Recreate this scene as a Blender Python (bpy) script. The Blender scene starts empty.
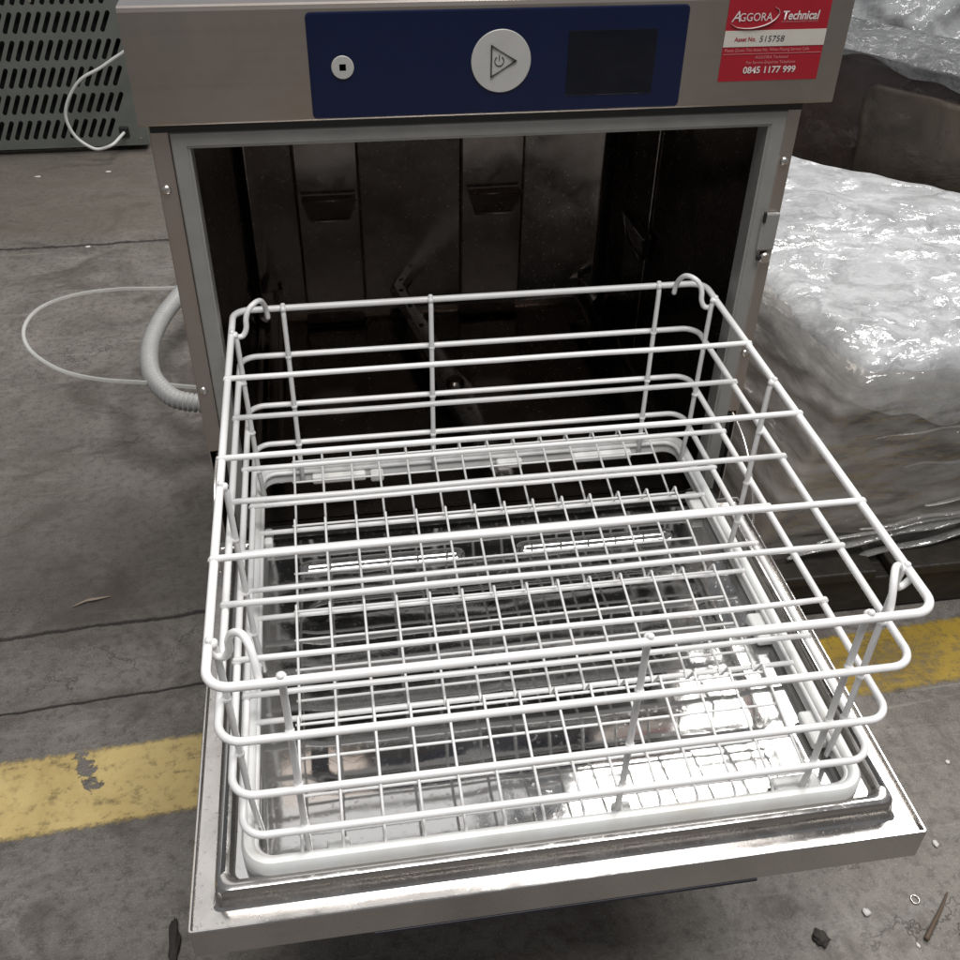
import bpy, bmesh, math, random
from mathutils import Vector, Matrix, noise
random.seed(7)
F = 0.55                       # height of the rack's top rail above the floor
scene = bpy.context.scene
COL = scene.collection
V = Vector

# ------------------------------------------------------------------ helpers
def P(x, y, z): return V((x, y, z + F))

ORG = {}
def root_of(o):
    while o.parent: o = o.parent
    return o
def tag(o, label, cat=None, group=None, kind=None):
    if label: o['label'] = label
    if cat: o['category'] = cat
    if group: o['group'] = group
    if kind: o['kind'] = kind
    return o
def empty(name, loc, label, cat, group=None):
    o = bpy.data.objects.new(name, None); COL.objects.link(o)
    o.location = loc; o.empty_display_size = .02
    ORG[o.name] = V(loc)
    return tag(o, label, cat, group)
def emit(name, bm, mat, parent=None, smooth=False, auto=None):
    """links the bmesh (vertices in world space) as one mesh object"""
    bmesh.ops.recalc_face_normals(bm, faces=bm.faces[:])
    off = ORG[root_of(parent).name] if parent and root_of(parent).name in ORG else V((0, 0, 0))
    for v in bm.verts: v.co -= off
    me = bpy.data.meshes.new(name); bm.to_mesh(me); bm.free()
    if smooth or auto:
        for p in me.polygons: p.use_smooth = True
    if auto: me.set_sharp_from_angle(angle=math.radians(auto))
    mats = mat if isinstance(mat, (list, tuple)) else [mat]
    for m in mats: me.materials.append(m)
    o = bpy.data.objects.new(name, me); COL.objects.link(o)
    if parent: o.parent = parent
    return o
def solo(name, bm, mat, label, cat, kind=None, group=None, **k):
    """a thing that is a single mesh, its origin at its base"""
    xs = [v.co for v in bm.verts]
    c = V(((min(p.x for p in xs)+max(p.x for p in xs))/2, (min(p.y for p in xs)+max(p.y for p in xs))/2, min(p.z for p in xs)))
    for v in bm.verts: v.co -= c
    o = emit(name, bm, mat, None, **k); o.location = c
    return tag(o, label, cat, group, kind)
def box(bm, x0, x1, y0, y1, z0, z1, bev=0, seg=2, mi=0):
    r = bmesh.ops.create_cube(bm, size=1)
    for v in r['verts']:
        v.co = P(x0+(v.co.x+.5)*(x1-x0), y0+(v.co.y+.5)*(y1-y0), z0+(v.co.z+.5)*(z1-z0))
    fs = list({f for v in r['verts'] for f in v.link_faces})
    for f in fs: f.material_index = mi
    if bev:
        es = list({e for v in r['verts'] for e in v.link_edges})
        bmesh.ops.bevel(bm, geom=es, offset=bev, segments=seg, profile=.5, affect='EDGES')
    return bm
def B(*a, **k):
    bm = bmesh.new(); box(bm, *a, **k); return bm
def sweep(bm, pts, r, n=10, closed=False, ry=None, cap=True, taper=None):
    """tube along the points"""
    pts = [V(p) for p in pts]; N = len(pts); ry = ry or r
    tans = []
    for i in range(N):
        a = pts[(i-1) % N] if closed or i > 0 else pts[i]
        b = pts[(i+1) % N] if closed or i < N-1 else pts[i]
        tans.append((b-a).normalized())
    up = V((0, 0, 1)) if abs(tans[0].z) < .9 else V((1, 0, 0))
    u = (up - tans[0]*up.dot(tans[0])).normalized()
    rings = []
    for i in range(N):
        t = tans[i]; u = (u - t*u.dot(t)).normalized(); w = t.cross(u)
        k = taper(i/(N-1)) if taper else 1
        rings.append([bm.verts.new(pts[i] + (u*math.cos(2*math.pi*j/n)*ry + w*math.sin(2*math.pi*j/n)*r)*k) for j in range(n)])
    for i in range(N if closed else N-1):
        A, C = rings[i], rings[(i+1) % N]
        for j in range(n):
            bm.faces.new((A[j], A[(j+1) % n], C[(j+1) % n], C[j]))
    if cap and not closed:
        for R_, s in ((rings[0], -1), (rings[-1], 1)):
            t = tans[0] if s < 0 else tans[-1]
            c = sum((v.co for v in R_), V()) / n
            inn = [bm.verts.new(c + (v.co-c)*.7 + t*s*r*.55) for v in R_]
            for j in range(n): bm.faces.new((R_[j], R_[(j+1) % n], inn[(j+1) % n], inn[j]))
            bm.faces.new(inn)
    return bm
def fillet(pts, rad, closed=False, seg=6):
    """polyline with rounded corners"""
    pts = [V(p) for p in pts]; out = []; N = len(pts)
    for i in range(N):
        if not closed and i in (0, N-1): out.append(pts[i]); continue
        p = pts[i]; a = (pts[i-1]-p); b = (pts[(i+1) % N]-p)
        d = min(rad, a.length*.49, b.length*.49)
        A = p + a.normalized()*d; C = p + b.normalized()*d
        for k in range(seg+1):
            t = k/seg; out.append(A*(1-t)**2 + p*2*t*(1-t) + C*t*t)
    return out
def catmull(pts, sub=8):
    pts = [V(p) for p in pts]; out = []
    for i in range(len(pts)-1):
        p0 = pts[max(i-1, 0)]; p1 = pts[i]; p2 = pts[i+1]; p3 = pts[min(i+2, len(pts)-1)]
        for k in range(sub):
            t = k/sub
            out.append(.5*((2*p1)+(p2-p0)*t+(2*p0-5*p1+4*p2-p3)*t*t+(3*p1-p0-3*p2+p3)*t**3))
    out.append(pts[-1]); return out
def rrect(x0, x1, y0, y1, z, r, seg=5):
    o = []
    for cx, cy, a0 in ((x1-r, y1-r, 0), (x0+r, y1-r, 90), (x0+r, y0+r, 180), (x1-r, y0+r, 270)):
        for k in range(seg+1):
            a = math.radians(a0+90*k/seg); o.append(P(cx+r*math.cos(a), cy+r*math.sin(a), z))
    return o
def loops(bm, ls, fill_last=False, fill_first=False, mi=0):
    """skin between closed loops of the same count"""
    vs = [[bm.verts.new(p) for p in l] for l in ls]
    for A, C in zip(vs, vs[1:]):
        n = len(A)
        for j in range(n):
            f = bm.faces.new((A[j], A[(j+1) % n], C[(j+1) % n], C[j])); f.material_index = mi
    if fill_last: bm.faces.new(vs[-1]).material_index = mi
    if fill_first: bm.faces.new(vs[0][::-1]).material_index = mi
    return vs
def disc(bm, c, r, nrm, depth, n=40, bev=.0):
    """short cylinder with face towards nrm"""
    nrm = V(nrm).normalized(); u = nrm.orthogonal().normalized(); w = nrm.cross(u)
    prof = [(r, 0), (r, depth-bev), (r-bev, depth)] if bev else [(r, 0), (r, depth)]
    ls = [[c + nrm*d + (u*math.cos(2*math.pi*j/n)+w*math.sin(2*math.pi*j/n))*rr for j in range(n)] for rr, d in prof]
    loops(bm, ls, fill_last=True)
    return bm

# ------------------------------------------------------------------ materials
def mat(name):
    m = bpy.data.materials.new(name); m.use_nodes = True
    nt = m.node_tree; nt.nodes.clear()
    return m, nt
def N(nt, t, **k):
    n = nt.nodes.new(t)
    for a, b in k.items():
        if a in n.inputs.keys() if hasattr(n.inputs, 'keys') else False: n.inputs[a].default_value = b
        else: setattr(n, a, b)
    return n
def out(nt, sh):
    o = nt.nodes.new('ShaderNodeOutputMaterial'); nt.links.new(sh, o.inputs['Surface']); return o
def L(nt, a, b): nt.links.new(a, b)
def setin(n, d):
    for k, v in d.items(): n.inputs[k].default_value = v
    return n
def coords(nt, scale=(1, 1, 1), rot=(0, 0, 0)):
    tc = nt.nodes.new('ShaderNodeTexCoord'); mp = nt.nodes.new('ShaderNodeMapping')
    mp.inputs['Scale'].default_value = scale; mp.inputs['Rotation'].default_value = rot
    L(nt, tc.outputs['Object'], mp.inputs['Vector']); return mp.outputs['Vector']
def noi(nt, vec, scale, detail=4, rough=.5, dist=0, typ=None):
    n = nt.nodes.new('ShaderNodeTexNoise')
    if typ: n.noise_type = typ
    setin(n, {'Scale': scale, 'Detail': detail, 'Roughness': rough, 'Distortion': dist}); L(nt, vec, n.inputs['Vector']); return n.outputs['Fac']
def ramp(nt, fac, stops, interp='LINEAR'):
    r = nt.nodes.new('ShaderNodeValToRGB'); cr = r.color_ramp; cr.interpolation = interp
    while len(cr.elements) < len(stops): cr.elements.new(.5)
    for e, (p, c) in zip(cr.elements, stops):
        e.position = p; e.color = (c, c, c, 1) if not hasattr(c, '__len__') else (*c, 1)
    L(nt, fac, r.inputs['Fac']); return r.outputs['Color']
def mix(nt, f, a, b, mode='MIX'):
    m = nt.nodes.new('ShaderNodeMix'); m.data_type = 'RGBA'; m.blend_type = mode
    for s, v in ((m.inputs[0], f), (m.inputs[6], a), (m.inputs[7], b)):
        if hasattr(v, 'links') or isinstance(v, bpy.types.NodeSocket): L(nt, v, s)
        else: s.default_value = v if not hasattr(v, '__len__') else (*v, 1)
    return m.outputs[2]
def mth(nt, op, a, b=None, c=None, clamp=False):
    m = nt.nodes.new('ShaderNodeMath'); m.operation = op; m.use_clamp = clamp
    for s, v in zip(m.inputs, (a, b, c)):
        if v is None: continue
        if isinstance(v, bpy.types.NodeSocket): L(nt, v, s)
        else: s.default_value = v
    return m.outputs[0]
def bump(nt, h, strength=.3, dist=.001, nrm=None):
    b = nt.nodes.new('ShaderNodeBump'); setin(b, {'Strength': strength, 'Distance': dist}); L(nt, h, b.inputs['Height'])
    if nrm: L(nt, nrm, b.inputs['Normal'])
    return b.outputs['Normal']
def pbsdf(nt, color=None, rough=None, metal=0, normal=None, **k):
    p = nt.nodes.new('ShaderNodeBsdfPrincipled')
    for s, v in (('Base Color', color), ('Roughness', rough), ('Metallic', metal)):
        if v is None: continue
        if isinstance(v, bpy.types.NodeSocket): L(nt, v, p.inputs[s])
        else: p.inputs[s].default_value = (*v, 1) if hasattr(v, '__len__') else v
    if normal: L(nt, normal, p.inputs['Normal'])
    for a, b in k.items(): p.inputs[a.replace('_', ' ')].default_value = b
    return p

def m_plain(name, col, rough, metal=0, spots=.12, bumpy=.05, scale=60, **k):
    m, nt = mat(name); v = coords(nt)
    f = noi(nt, v, scale, 5, .6)
    c = mix(nt, ramp(nt, f, [(.3, 0), (.75, 1)]), col, tuple(x*(1-spots) for x in col))
    r = mth(nt, 'MULTIPLY_ADD', f, .15, rough-.07)
    p = pbsdf(nt, c, r, metal, bump(nt, f, bumpy, .0005), **k); out(nt, p.outputs[0]); return m

def m_steel_brushed(name, col=(.52, .49, .46), rough=.34, axis=0, smear=.35):
    m, nt = mat(name)
    s = [240, 240, 240]; s[axis] = 3
    f = noi(nt, coords(nt, tuple(s)), 1, 3, .6)
    g = noi(nt, coords(nt), 9, 5, .62, .6)
    h = noi(nt, coords(nt, (3, 3, 1.2)), 6, 3, .5)
    c = mix(nt, mth(nt, 'MULTIPLY', ramp(nt, g, [(.35, 0), (.8, 1)]), smear), col, tuple(x*.62 for x in col))
    c = mix(nt, mth(nt, 'MULTIPLY', f, .25), c, tuple(x*.8 for x in col))
    c = mix(nt, mth(nt, 'MULTIPLY', ramp(nt, h, [(.45, 0), (.7, 1)]), .35), c, (col[0]*.95, col[1]*.8, col[2]*.66))
    r = mth(nt, 'ADD', mth(nt, 'MULTIPLY', g, .18), mth(nt, 'MULTIPLY_ADD', f, .12, rough-.15))
    p = pbsdf(nt, c, r, .92, bump(nt, f, .12, .0004)); out(nt, p.outputs[0]); return m

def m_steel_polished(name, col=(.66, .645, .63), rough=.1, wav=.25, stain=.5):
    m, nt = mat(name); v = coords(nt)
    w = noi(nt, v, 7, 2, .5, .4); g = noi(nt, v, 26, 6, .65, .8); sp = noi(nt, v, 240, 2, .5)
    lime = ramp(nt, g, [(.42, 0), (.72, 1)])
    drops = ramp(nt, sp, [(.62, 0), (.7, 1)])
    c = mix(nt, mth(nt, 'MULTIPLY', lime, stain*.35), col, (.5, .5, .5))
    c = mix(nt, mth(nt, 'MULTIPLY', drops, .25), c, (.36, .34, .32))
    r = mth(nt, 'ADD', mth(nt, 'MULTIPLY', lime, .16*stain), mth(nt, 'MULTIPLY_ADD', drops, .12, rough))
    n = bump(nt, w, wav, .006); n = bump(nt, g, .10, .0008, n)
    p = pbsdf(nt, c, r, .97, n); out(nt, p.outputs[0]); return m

def m_white_coat():
    m, nt = mat('white_plastic_coated_wire'); v = coords(nt)
    g = noi(nt, v, 35, 4, .6); f = noi(nt, v, 420, 2, .5)
    c = mix(nt, mth(nt, 'MULTIPLY', ramp(nt, g, [(.4, 0), (.8, 1)]), .5), (.80, .795, .79), (.68, .66, .63))
    p = pbsdf(nt, c, mth(nt, 'MULTIPLY_ADD', g, .2, .22), 0, bump(nt, f, .12, .0004)); p.inputs['Coat Weight'].default_value = .25
    p.inputs['Coat Roughness'].default_value = .2
    out(nt, p.outputs[0]); return m

def m_base_plastic():
    m, nt = mat('milky_base_plastic'); v = coords(nt)
    g = noi(nt, v, 22, 5, .6)
    c = mix(nt, ramp(nt, g, [(.42, 0), (.85, .8)]), (.77, .78, .77), (.58, .54, .47))
    p = pbsdf(nt, c, .38, 0, bump(nt, noi(nt, v, 150, 3), .1, .0006)); setin(p, {'Subsurface Weight': .25, 'Subsurface Radius': (.01, .01, .01), 'Subsurface Scale': .5})
    out(nt, p.outputs[0]); return m

def m_concrete():
    m, nt = mat('worn_concrete'); v = coords(nt)
    big = noi(nt, v, 1.6, 5, .6, .3); med = noi(nt, v, 9, 7, .65, .7); fine = noi(nt, v, 75, 5, .72); vf = noi(nt, v, 420, 3, .6)
    streak = noi(nt, coords(nt, (1.5, 9, 1), (0, 0, .06)), 2.2, 7, .72, .5)
    c = mix(nt, ramp(nt, med, [(.30, 0), (.68, 1)]), (.122, .108, .093), (.235, .216, .194))
    c = mix(nt, mth(nt, 'MULTIPLY', ramp(nt, big, [(.36, 0), (.66, 1)]), .55), c, (.080, .068, .057))
    c = mix(nt, mth(nt, 'MULTIPLY', ramp(nt, streak, [(.5, 0), (.74, 1)]), .45), c, (.225, .213, .202))
    c = mix(nt, mth(nt, 'MULTIPLY', ramp(nt, fine, [(.48, 0), (.64, 1)]), .60), c, (.056, .048, .041))
    c = mix(nt, mth(nt, 'MULTIPLY', ramp(nt, vf, [(.54, 0), (.66, 1)]), .42), c, (.30, .28, .255))
    stn = noi(nt, v, 5.2, 6, .62, 1.4); stn2 = noi(nt, coords(nt, (1, 1, 1), (0, 0, 1.1)), 17, 5, .66, 1.0)
    c = mix(nt, mth(nt, 'MULTIPLY', ramp(nt, stn, [(.51, 0), (.62, 1)]), .62), c, (.060, .049, .040))
    c = mix(nt, mth(nt, 'MULTIPLY', ramp(nt, stn2, [(.58, 0), (.72, 1)]), .5), c, (.070, .058, .047))
    scr = noi(nt, coords(nt, (2, 26, 1), (0, 0, -.35)), 3.1, 4, .6, .6)
    c = mix(nt, mth(nt, 'MULTIPLY', ramp(nt, scr, [(.60, 0), (.72, 1)]), .35), c, (.30, .28, .25))
    # hairline crazing
    wv = nt.nodes.new('ShaderNodeTexVoronoi'); wv.feature = 'DISTANCE_TO_EDGE'; wv.inputs['Scale'].default_value = 6.5
    wn = nt.nodes.new('ShaderNodeTexNoise'); setin(wn, {'Scale': 5, 'Detail': 6, 'Roughness': .7}); L(nt, v, wn.inputs['Vector'])
    mv = nt.nodes.new('ShaderNodeMixRGB'); mv.inputs[0].default_value = .22; L(nt, v, mv.inputs[1]); L(nt, wn.outputs['Color'], mv.inputs[2])
    L(nt, mv.outputs[0], wv.inputs['Vector'])
    hair = mth(nt, 'MULTIPLY', ramp(nt, wv.outputs['Distance'], [(0, 1), (.012, 0)]), ramp(nt, noi(nt, v, 4, 3), [(.5, 0), (.62, 1)]))
    c = mix(nt, mth(nt, 'MULTIPLY', hair, .65), c, (.055, .048, .042))
    # slab joints running across the floor
    sx = nt.nodes.new('ShaderNodeSeparateXYZ'); L(nt, v, sx.inputs[0])
    wig = noi(nt, v, 14, 8, .72)
    joints = None
    for (y0, sl, wd, amp) in ((.1478, .0527, .0019, .022), (.0155, .0705, .0012, .014), (1.42, .03, .003, .05)):
        yy = mth(nt, 'MULTIPLY_ADD', sx.outputs['X'], -sl, sx.outputs['Y'])
        yy = mth(nt, 'ADD', yy, mth(nt, 'MULTIPLY_ADD', wig, amp, -y0-amp*.5))
        d = mth(nt, 'ABSOLUTE', yy)
        j = ramp(nt, mth(nt, 'DIVIDE', d, wd*2.2), [(.25, 1), (1, 0)])
        joints = j if joints is None else mth(nt, 'MAXIMUM', joints, j)
        dirt = mth(nt, 'MULTIPLY', ramp(nt, mth(nt, 'DIVIDE', d, .05), [(0, 1), (1, 0)]), .35)
        c = mix(nt, mth(nt, 'MULTIPLY', dirt, med), c, (.07, .06, .052))
    c = mix(nt, mth(nt, 'MULTIPLY', joints, .92), c, (.016, .013, .011))
    # the slab behind the first joint is dirtier than the trowelled strip in front of it
    slab = mth(nt, 'MULTIPLY', mth(nt, 'MULTIPLY_ADD', mth(nt, 'ADD', mth(nt, 'MULTIPLY_ADD', sx.outputs['X'], -.0527, sx.outputs['Y']), mth(nt, 'MULTIPLY', wig, .03)), 22, -3.45, clamp=True), mth(nt, 'MULTIPLY_ADD', sx.outputs['Y'], -2.2, 1.9, clamp=True))
    c = mix(nt, mth(nt, 'MULTIPLY', slab, mth(nt, 'MULTIPLY_ADD', big, .7, .12, clamp=True)), c, (.062, .050, .042))
    # far slab is older and browner
    far = ramp(nt, mth(nt, 'ADD', sx.outputs['Y'], mth(nt, 'MULTIPLY', med, .1)), [(0, 0), (1, 1)])
    fr = mth(nt, 'MULTIPLY_ADD', mth(nt, 'ADD', sx.outputs['Y'], mth(nt, 'MULTIPLY', wig, .05)), 12, -17.2, clamp=True)
    c = mix(nt, mth(nt, 'MULTIPLY', fr, .55), c, (.105, .090, .072))
    h = mth(nt, 'ADD', mth(nt, 'MULTIPLY', med, .5), mth(nt, 'MULTIPLY', fine, .35))
    h = mth(nt, 'SUBTRACT', mth(nt, 'SUBTRACT', h, joints), mth(nt, 'MULTIPLY', hair, .3))
    p = pbsdf(nt, c, mth(nt, 'MULTIPLY_ADD', med, -.3, .78), 0, bump(nt, mth(nt, 'ADD', h, mth(nt, 'MULTIPLY', vf, .25)), .8, .0040)); out(nt, p.outputs[0]); return m

def sx2(nt, v, ax):
    n = nt.nodes.new('ShaderNodeSeparateXYZ'); L(nt, v, n.inputs[0]); return n.outputs[ax]

def m_yellow(name, a, b, lo, hi):
    m, nt = mat(name); v = coords(nt)
    med = noi(nt, v, 8, 6, .7, .5); fine = noi(nt, v, 60, 6, .75); st = noi(nt, coords(nt, (4, 30, 1)), 3, 5, .65, .4)
    c = mix(nt, ramp(nt, med, [(.35, 0), (.68, 1)]), a, b)
    c = mix(nt, mth(nt, 'MULTIPLY', ramp(nt, fine, [(.5, 0), (.68, 1)]), .45), c, (.16, .12, .05))
    w = mth(nt, 'ADD', mth(nt, 'MULTIPLY', fine, .42), mth(nt, 'ADD', mth(nt, 'MULTIPLY', st, .30), mth(nt, 'MULTIPLY', med, .28)))
    patch = ramp(nt, noi(nt, v, 3.3, 3, .6, .4), [(.40, 0), (.62, 1)])
    w2 = mth(nt, 'MULTIPLY_ADD', patch, .045, w)
    keep = mth(nt, 'MULTIPLY', ramp(nt, w2, [(lo-.03, 1), (hi, .12)]), mth(nt, 'MULTIPLY_ADD', patch, -.28, 1))
    p = pbsdf(nt, c, .68, 0, bump(nt, fine, .5, .0015))
    t = nt.nodes.new('ShaderNodeBsdfTransparent'); mx = nt.nodes.new('ShaderNodeMixShader')
    uv = nt.nodes.new('ShaderNodeUVMap'); su = nt.nodes.new('ShaderNodeSeparateXYZ'); L(nt, uv.outputs[0], su.inputs[0])
    e = mth(nt, 'SUBTRACT', .5, mth(nt, 'ABSOLUTE', mth(nt, 'SUBTRACT', su.outputs['Y'], .5)))
    e = ramp(nt, mth(nt, 'ADD', e, mth(nt, 'MULTIPLY', mth(nt, 'SUBTRACT', noi(nt, v, 110, 5, .8), .5), .17)), [(.01, 0), (.075, 1)])
    # one scraped patch where the paint is gone
    dx = mth(nt, 'SUBTRACT', mth(nt, 'ADD', sx2(nt, v, 'X'), mth(nt, 'MULTIPLY', sx2(nt, v, 'Y'), .45)), -.294)
    dy = mth(nt, 'SUBTRACT', sx2(nt, v, 'Y'), -.112)
    dd = mth(nt, 'SQRT', mth(nt, 'ADD', mth(nt, 'POWER', mth(nt, 'DIVIDE', dx, .0125), 2), mth(nt, 'POWER', mth(nt, 'DIVIDE', dy, .032), 2)))
    e = mth(nt, 'MULTIPLY', e, ramp(nt, mth(nt, 'ADD', dd, mth(nt, 'ADD', mth(nt, 'MULTIPLY', mth(nt, 'SUBTRACT', noi(nt, v, 55, 5, .7), .5), 3.2), mth(nt, 'MULTIPLY', mth(nt, 'SUBTRACT', fine, .5), 2.5))), [(.72, 0), (.95, 1)]))
    L(nt, mth(nt, 'MULTIPLY', keep, e), mx.inputs[0]); L(nt, t.outputs[0], mx.inputs[1]); L(nt, p.outputs[0], mx.inputs[2])
    out(nt, mx.outputs[0]); return m

def m_film(name, milk_lo, milk_hi, col=(.78, .79, .80), scale=(1, 1, 1), rough=.12, b=.9, nscale=14, facet=.5, gl=1.0, ridge=.25, streak=(1, 1, 1)):
    """crinkled plastic film: clear, milky where layers pile up; every small facet catches the light its own way"""
    m, nt = mat(name); v = coords(nt, scale)
    wn = nt.nodes.new('ShaderNodeTexNoise'); setin(wn, {'Scale': nscale*.6, 'Detail': 5, 'Roughness': .65}); L(nt, v, wn.inputs['Vector'])
    dv = nt.nodes.new('ShaderNodeVectorMath'); dv.operation = 'MULTIPLY_ADD'; L(nt, wn.outputs['Color'], dv.inputs[0]); dv.inputs[1].default_value = (.16,)*3; L(nt, v, dv.inputs[2])
    vec = dv.outputs[0]
    r2 = noi(nt, v, nscale*.5, 5, .6, 1.0)
    rd = nt.nodes.new('ShaderNodeTexNoise'); rd.noise_type = 'RIDGED_MULTIFRACTAL'
    setin(rd, {'Scale': nscale, 'Detail': 4, 'Roughness': .5, 'Distortion': .9, 'Offset': .9, 'Gain': 2.2}); L(nt, v, rd.inputs['Vector'])
    rdg = mth(nt, 'MINIMUM', rd.outputs['Fac'], 1.2)
    milk = mth(nt, 'ADD', mth(nt, 'MULTIPLY', ramp(nt, r2, [(.38, 0), (.68, 1)]), (milk_hi-milk_lo)*.7), mth(nt, 'MULTIPLY_ADD', rdg, (milk_hi-milk_lo)*.3, milk_lo), clamp=True)
    n0 = bump(nt, mth(nt, 'ADD', mth(nt, 'MULTIPLY', rdg, ridge), mth(nt, 'MULTIPLY', r2, 1.0)), b, .014)
    acc = n0
    for sc, k, ang in ((nscale*2.2, facet, .25), (nscale*6.5, facet*.7, -.5), (nscale*4, facet*.8, 1.1), (nscale*13, facet*.55, 2.0)):
        mpp = nt.nodes.new('ShaderNodeMapping'); mpp.inputs['Rotation'].default_value = (0, 0, ang); mpp.inputs['Scale'].default_value = streak; L(nt, vec, mpp.inputs['Vector'])
        vo = nt.nodes.new('ShaderNodeTexVoronoi'); vo.inputs['Scale'].default_value = sc; L(nt, mpp.outputs[0], vo.inputs['Vector'])
        s1 = nt.nodes.new('ShaderNodeVectorMath'); s1.operation = 'SUBTRACT'; L(nt, vo.outputs['Color'], s1.inputs[0]); s1.inputs[1].default_value = (.5,)*3
        s2 = nt.nodes.new('ShaderNodeVectorMath'); s2.operation = 'MULTIPLY_ADD'; L(nt, s1.outputs[0], s2.inputs[0]); s2.inputs[1].default_value = (k,)*3; L(nt, acc, s2.inputs[2])
        s3 = nt.nodes.new('ShaderNodeVectorMath'); s3.operation = 'NORMALIZE'; L(nt, s2.outputs[0], s3.inputs[0]); acc = s3.outputs[0]
    d = nt.nodes.new('ShaderNodeBsdfDiffuse'); L(nt, n0, d.inputs['Normal'])
    cl_ = noi(nt, vec, nscale*1.3, 6, .68, 1.5)
    L(nt, mix(nt, ramp(nt, cl_, [(.36, 0), (.62, 1)]), tuple(x*.62 for x in col), tuple(min(x*1.12, .8) for x in col)), d.inputs['Color'])
    tl = nt.nodes.new('ShaderNodeBsdfTranslucent'); tl.inputs['Color'].default_value = (*col, 1)
    md = nt.nodes.new('ShaderNodeMixShader'); md.inputs[0].default_value = .25; L(nt, d.outputs[0], md.inputs[1]); L(nt, tl.outputs[0], md.inputs[2])
    t = nt.nodes.new('ShaderNodeBsdfTransparent'); t.inputs['Color'].default_value = (.95, .95, .95, 1)
    m1 = nt.nodes.new('ShaderNodeMixShader'); L(nt, milk, m1.inputs[0]); L(nt, t.outputs[0], m1.inputs[1]); L(nt, md.outputs[0], m1.inputs[2])
    g = nt.nodes.new('ShaderNodeBsdfGlossy'); g.inputs['Roughness'].default_value = rough; L(nt, acc, g.inputs['Normal'])
    fr = nt.nodes.new('ShaderNodeFresnel'); fr.inputs['IOR'].default_value = 1.45; L(nt, acc, fr.inputs['Normal'])
    m2 = nt.nodes.new('ShaderNodeMixShader'); L(nt, mth(nt, 'MINIMUM', mth(nt, 'MULTIPLY', fr.outputs[0], gl), .16), m2.inputs[0]); L(nt, m1.outputs[0], m2.inputs[1]); L(nt, g.outputs[0], m2.inputs[2])
    out(nt, m2.outputs[0]); return m

def m_core(name, a, b, scale=5, rough=.55):
    m, nt = mat(name); v = coords(nt); f = noi(nt, v, scale, 6, .62, .8)
    p = pbsdf(nt, mix(nt, ramp(nt, f, [(.35, 0), (.7, 1)]), a, b), rough, 0, bump(nt, f, .5, .01)); out(nt, p.outputs[0]); return m

M = dict(
    front=m_steel_brushed('brushed_steel_front', (.46, .41, .37), .36, smear=.9),
    side=m_steel_brushed('brushed_steel_side', (.52, .49, .46), .38, axis=1),
    top=m_steel_brushed('brushed_steel_top', (.60, .56, .55), .32),
    post=m_steel_brushed('brushed_steel_post', (.47, .42, .385), .38, axis=2),
    polish=m_steel_polished('polished_door_steel', (.46, .455, .45), .06, wav=.3, stain=.35),
    rim=m_steel_polished('door_rim_steel', (.50, .48, .46), .15, .2, .9),
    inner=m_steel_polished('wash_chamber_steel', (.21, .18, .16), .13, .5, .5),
    gasket=m_plain('grey_frame', (.31, .305, .29), .42, .3, .15),
    black=m_plain('black_plastic', (.012, .012, .012), .45),
    gap=m_plain('dark_gap', (.006, .006, .006), .8),
    navy=m_plain('navy_control_film', (.0035, .009, .040), .13, 0, .2, .02),
    glassblack=m_plain('display_glass', (.0025, .004, .010), .05, 0, .2, .0),
    button=m_plain('pale_button', (.44, .43, .41), .4, 0, .1),
    symbol=m_plain('button_symbol', (.01, .01, .012), .5),
    red=m_plain('red_label', (.34, .011, .022), .35, 0, .12),
    cream=m_plain('label_white_band', (.56, .53, .47), .4, 0, .08),
    pink=m_plain('label_small_print', (.55, .22, .22), .4, 0, .05),
    print=m_plain('label_white_print', (.66, .60, .58), .4, 0, .05),
    ink=m_plain('label_black_ink', (.03, .025, .03), .5),
    screw=m_plain('screw_steel', (.6, .57, .53), .25, .95),
    white=m_white_coat(), base=m_base_plastic(),
    blue=m_plain('dark_blue_strip', (.004, .005, .016), .5),
    concrete=m_concrete(),
    yl=m_yellow('worn_lit_yellow_paint', (.60, .46, .195), (.47, .34, .125), .56, .68),  # left part: paler from wear and from stronger light put into the colour
    yr=m_yellow('dim_golden_yellow_paint', (.40, .265, .022), (.24, .155, .02), .55, .68),  # same line on the right: less worn, weaker light put into the colour
    grille=m_plain('grey_painted_grille', (.165, .178, .160), .5, .2, .25, .1, 14),
    cable=m_plain('white_cable', (.62, .62, .60), .45),
    hose=m_plain('grey_corrugated_hose', (.42, .42, .41), .45, 0, .15),
    wood=m_core('shaded_pallet_wood', (.010, .008, .006), (.026, .020, .014), 18),  # shade under the load is put into this near-black wood colour
    core=m_core('taupe_goods', (.11, .092, .074), (.26, .225, .185), 4),
    brown=m_core('dark_brown_goods', (.014, .006, .005), (.034, .017, .013), 5, .42),
    olive=m_core('olive_brown_card', (.028, .021, .016), (.082, .064, .047), 9, .45),
    wrap=m_film('milky_bubble_wrap', .84, 1.0, (.62, .63, .64), b=.5, nscale=10, rough=.10, facet=.44, gl=1.7, ridge=.03, streak=(.5, 1.9, 1)),
    film=m_film('clear_stretch_film', .16, .52, (.52, .50, .475), (.8, .8, 2.0), .09, .6, 5.5, .42, gl=2.2, ridge=.12, streak=(.4, .4, 2)),
    silver=m_film('silvery_film', .6, .95, (.21, .215, .22), rough=.14, b=.5, nscale=22, facet=.5),
    stone=m_plain('pale_grit', (.55, .53, .5), .7), clod=m_plain('dark_clod', (.035, .03, .026), .8),
    twig=m_plain('brown_splinter', (.09, .06, .04), .7),
)
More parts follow.
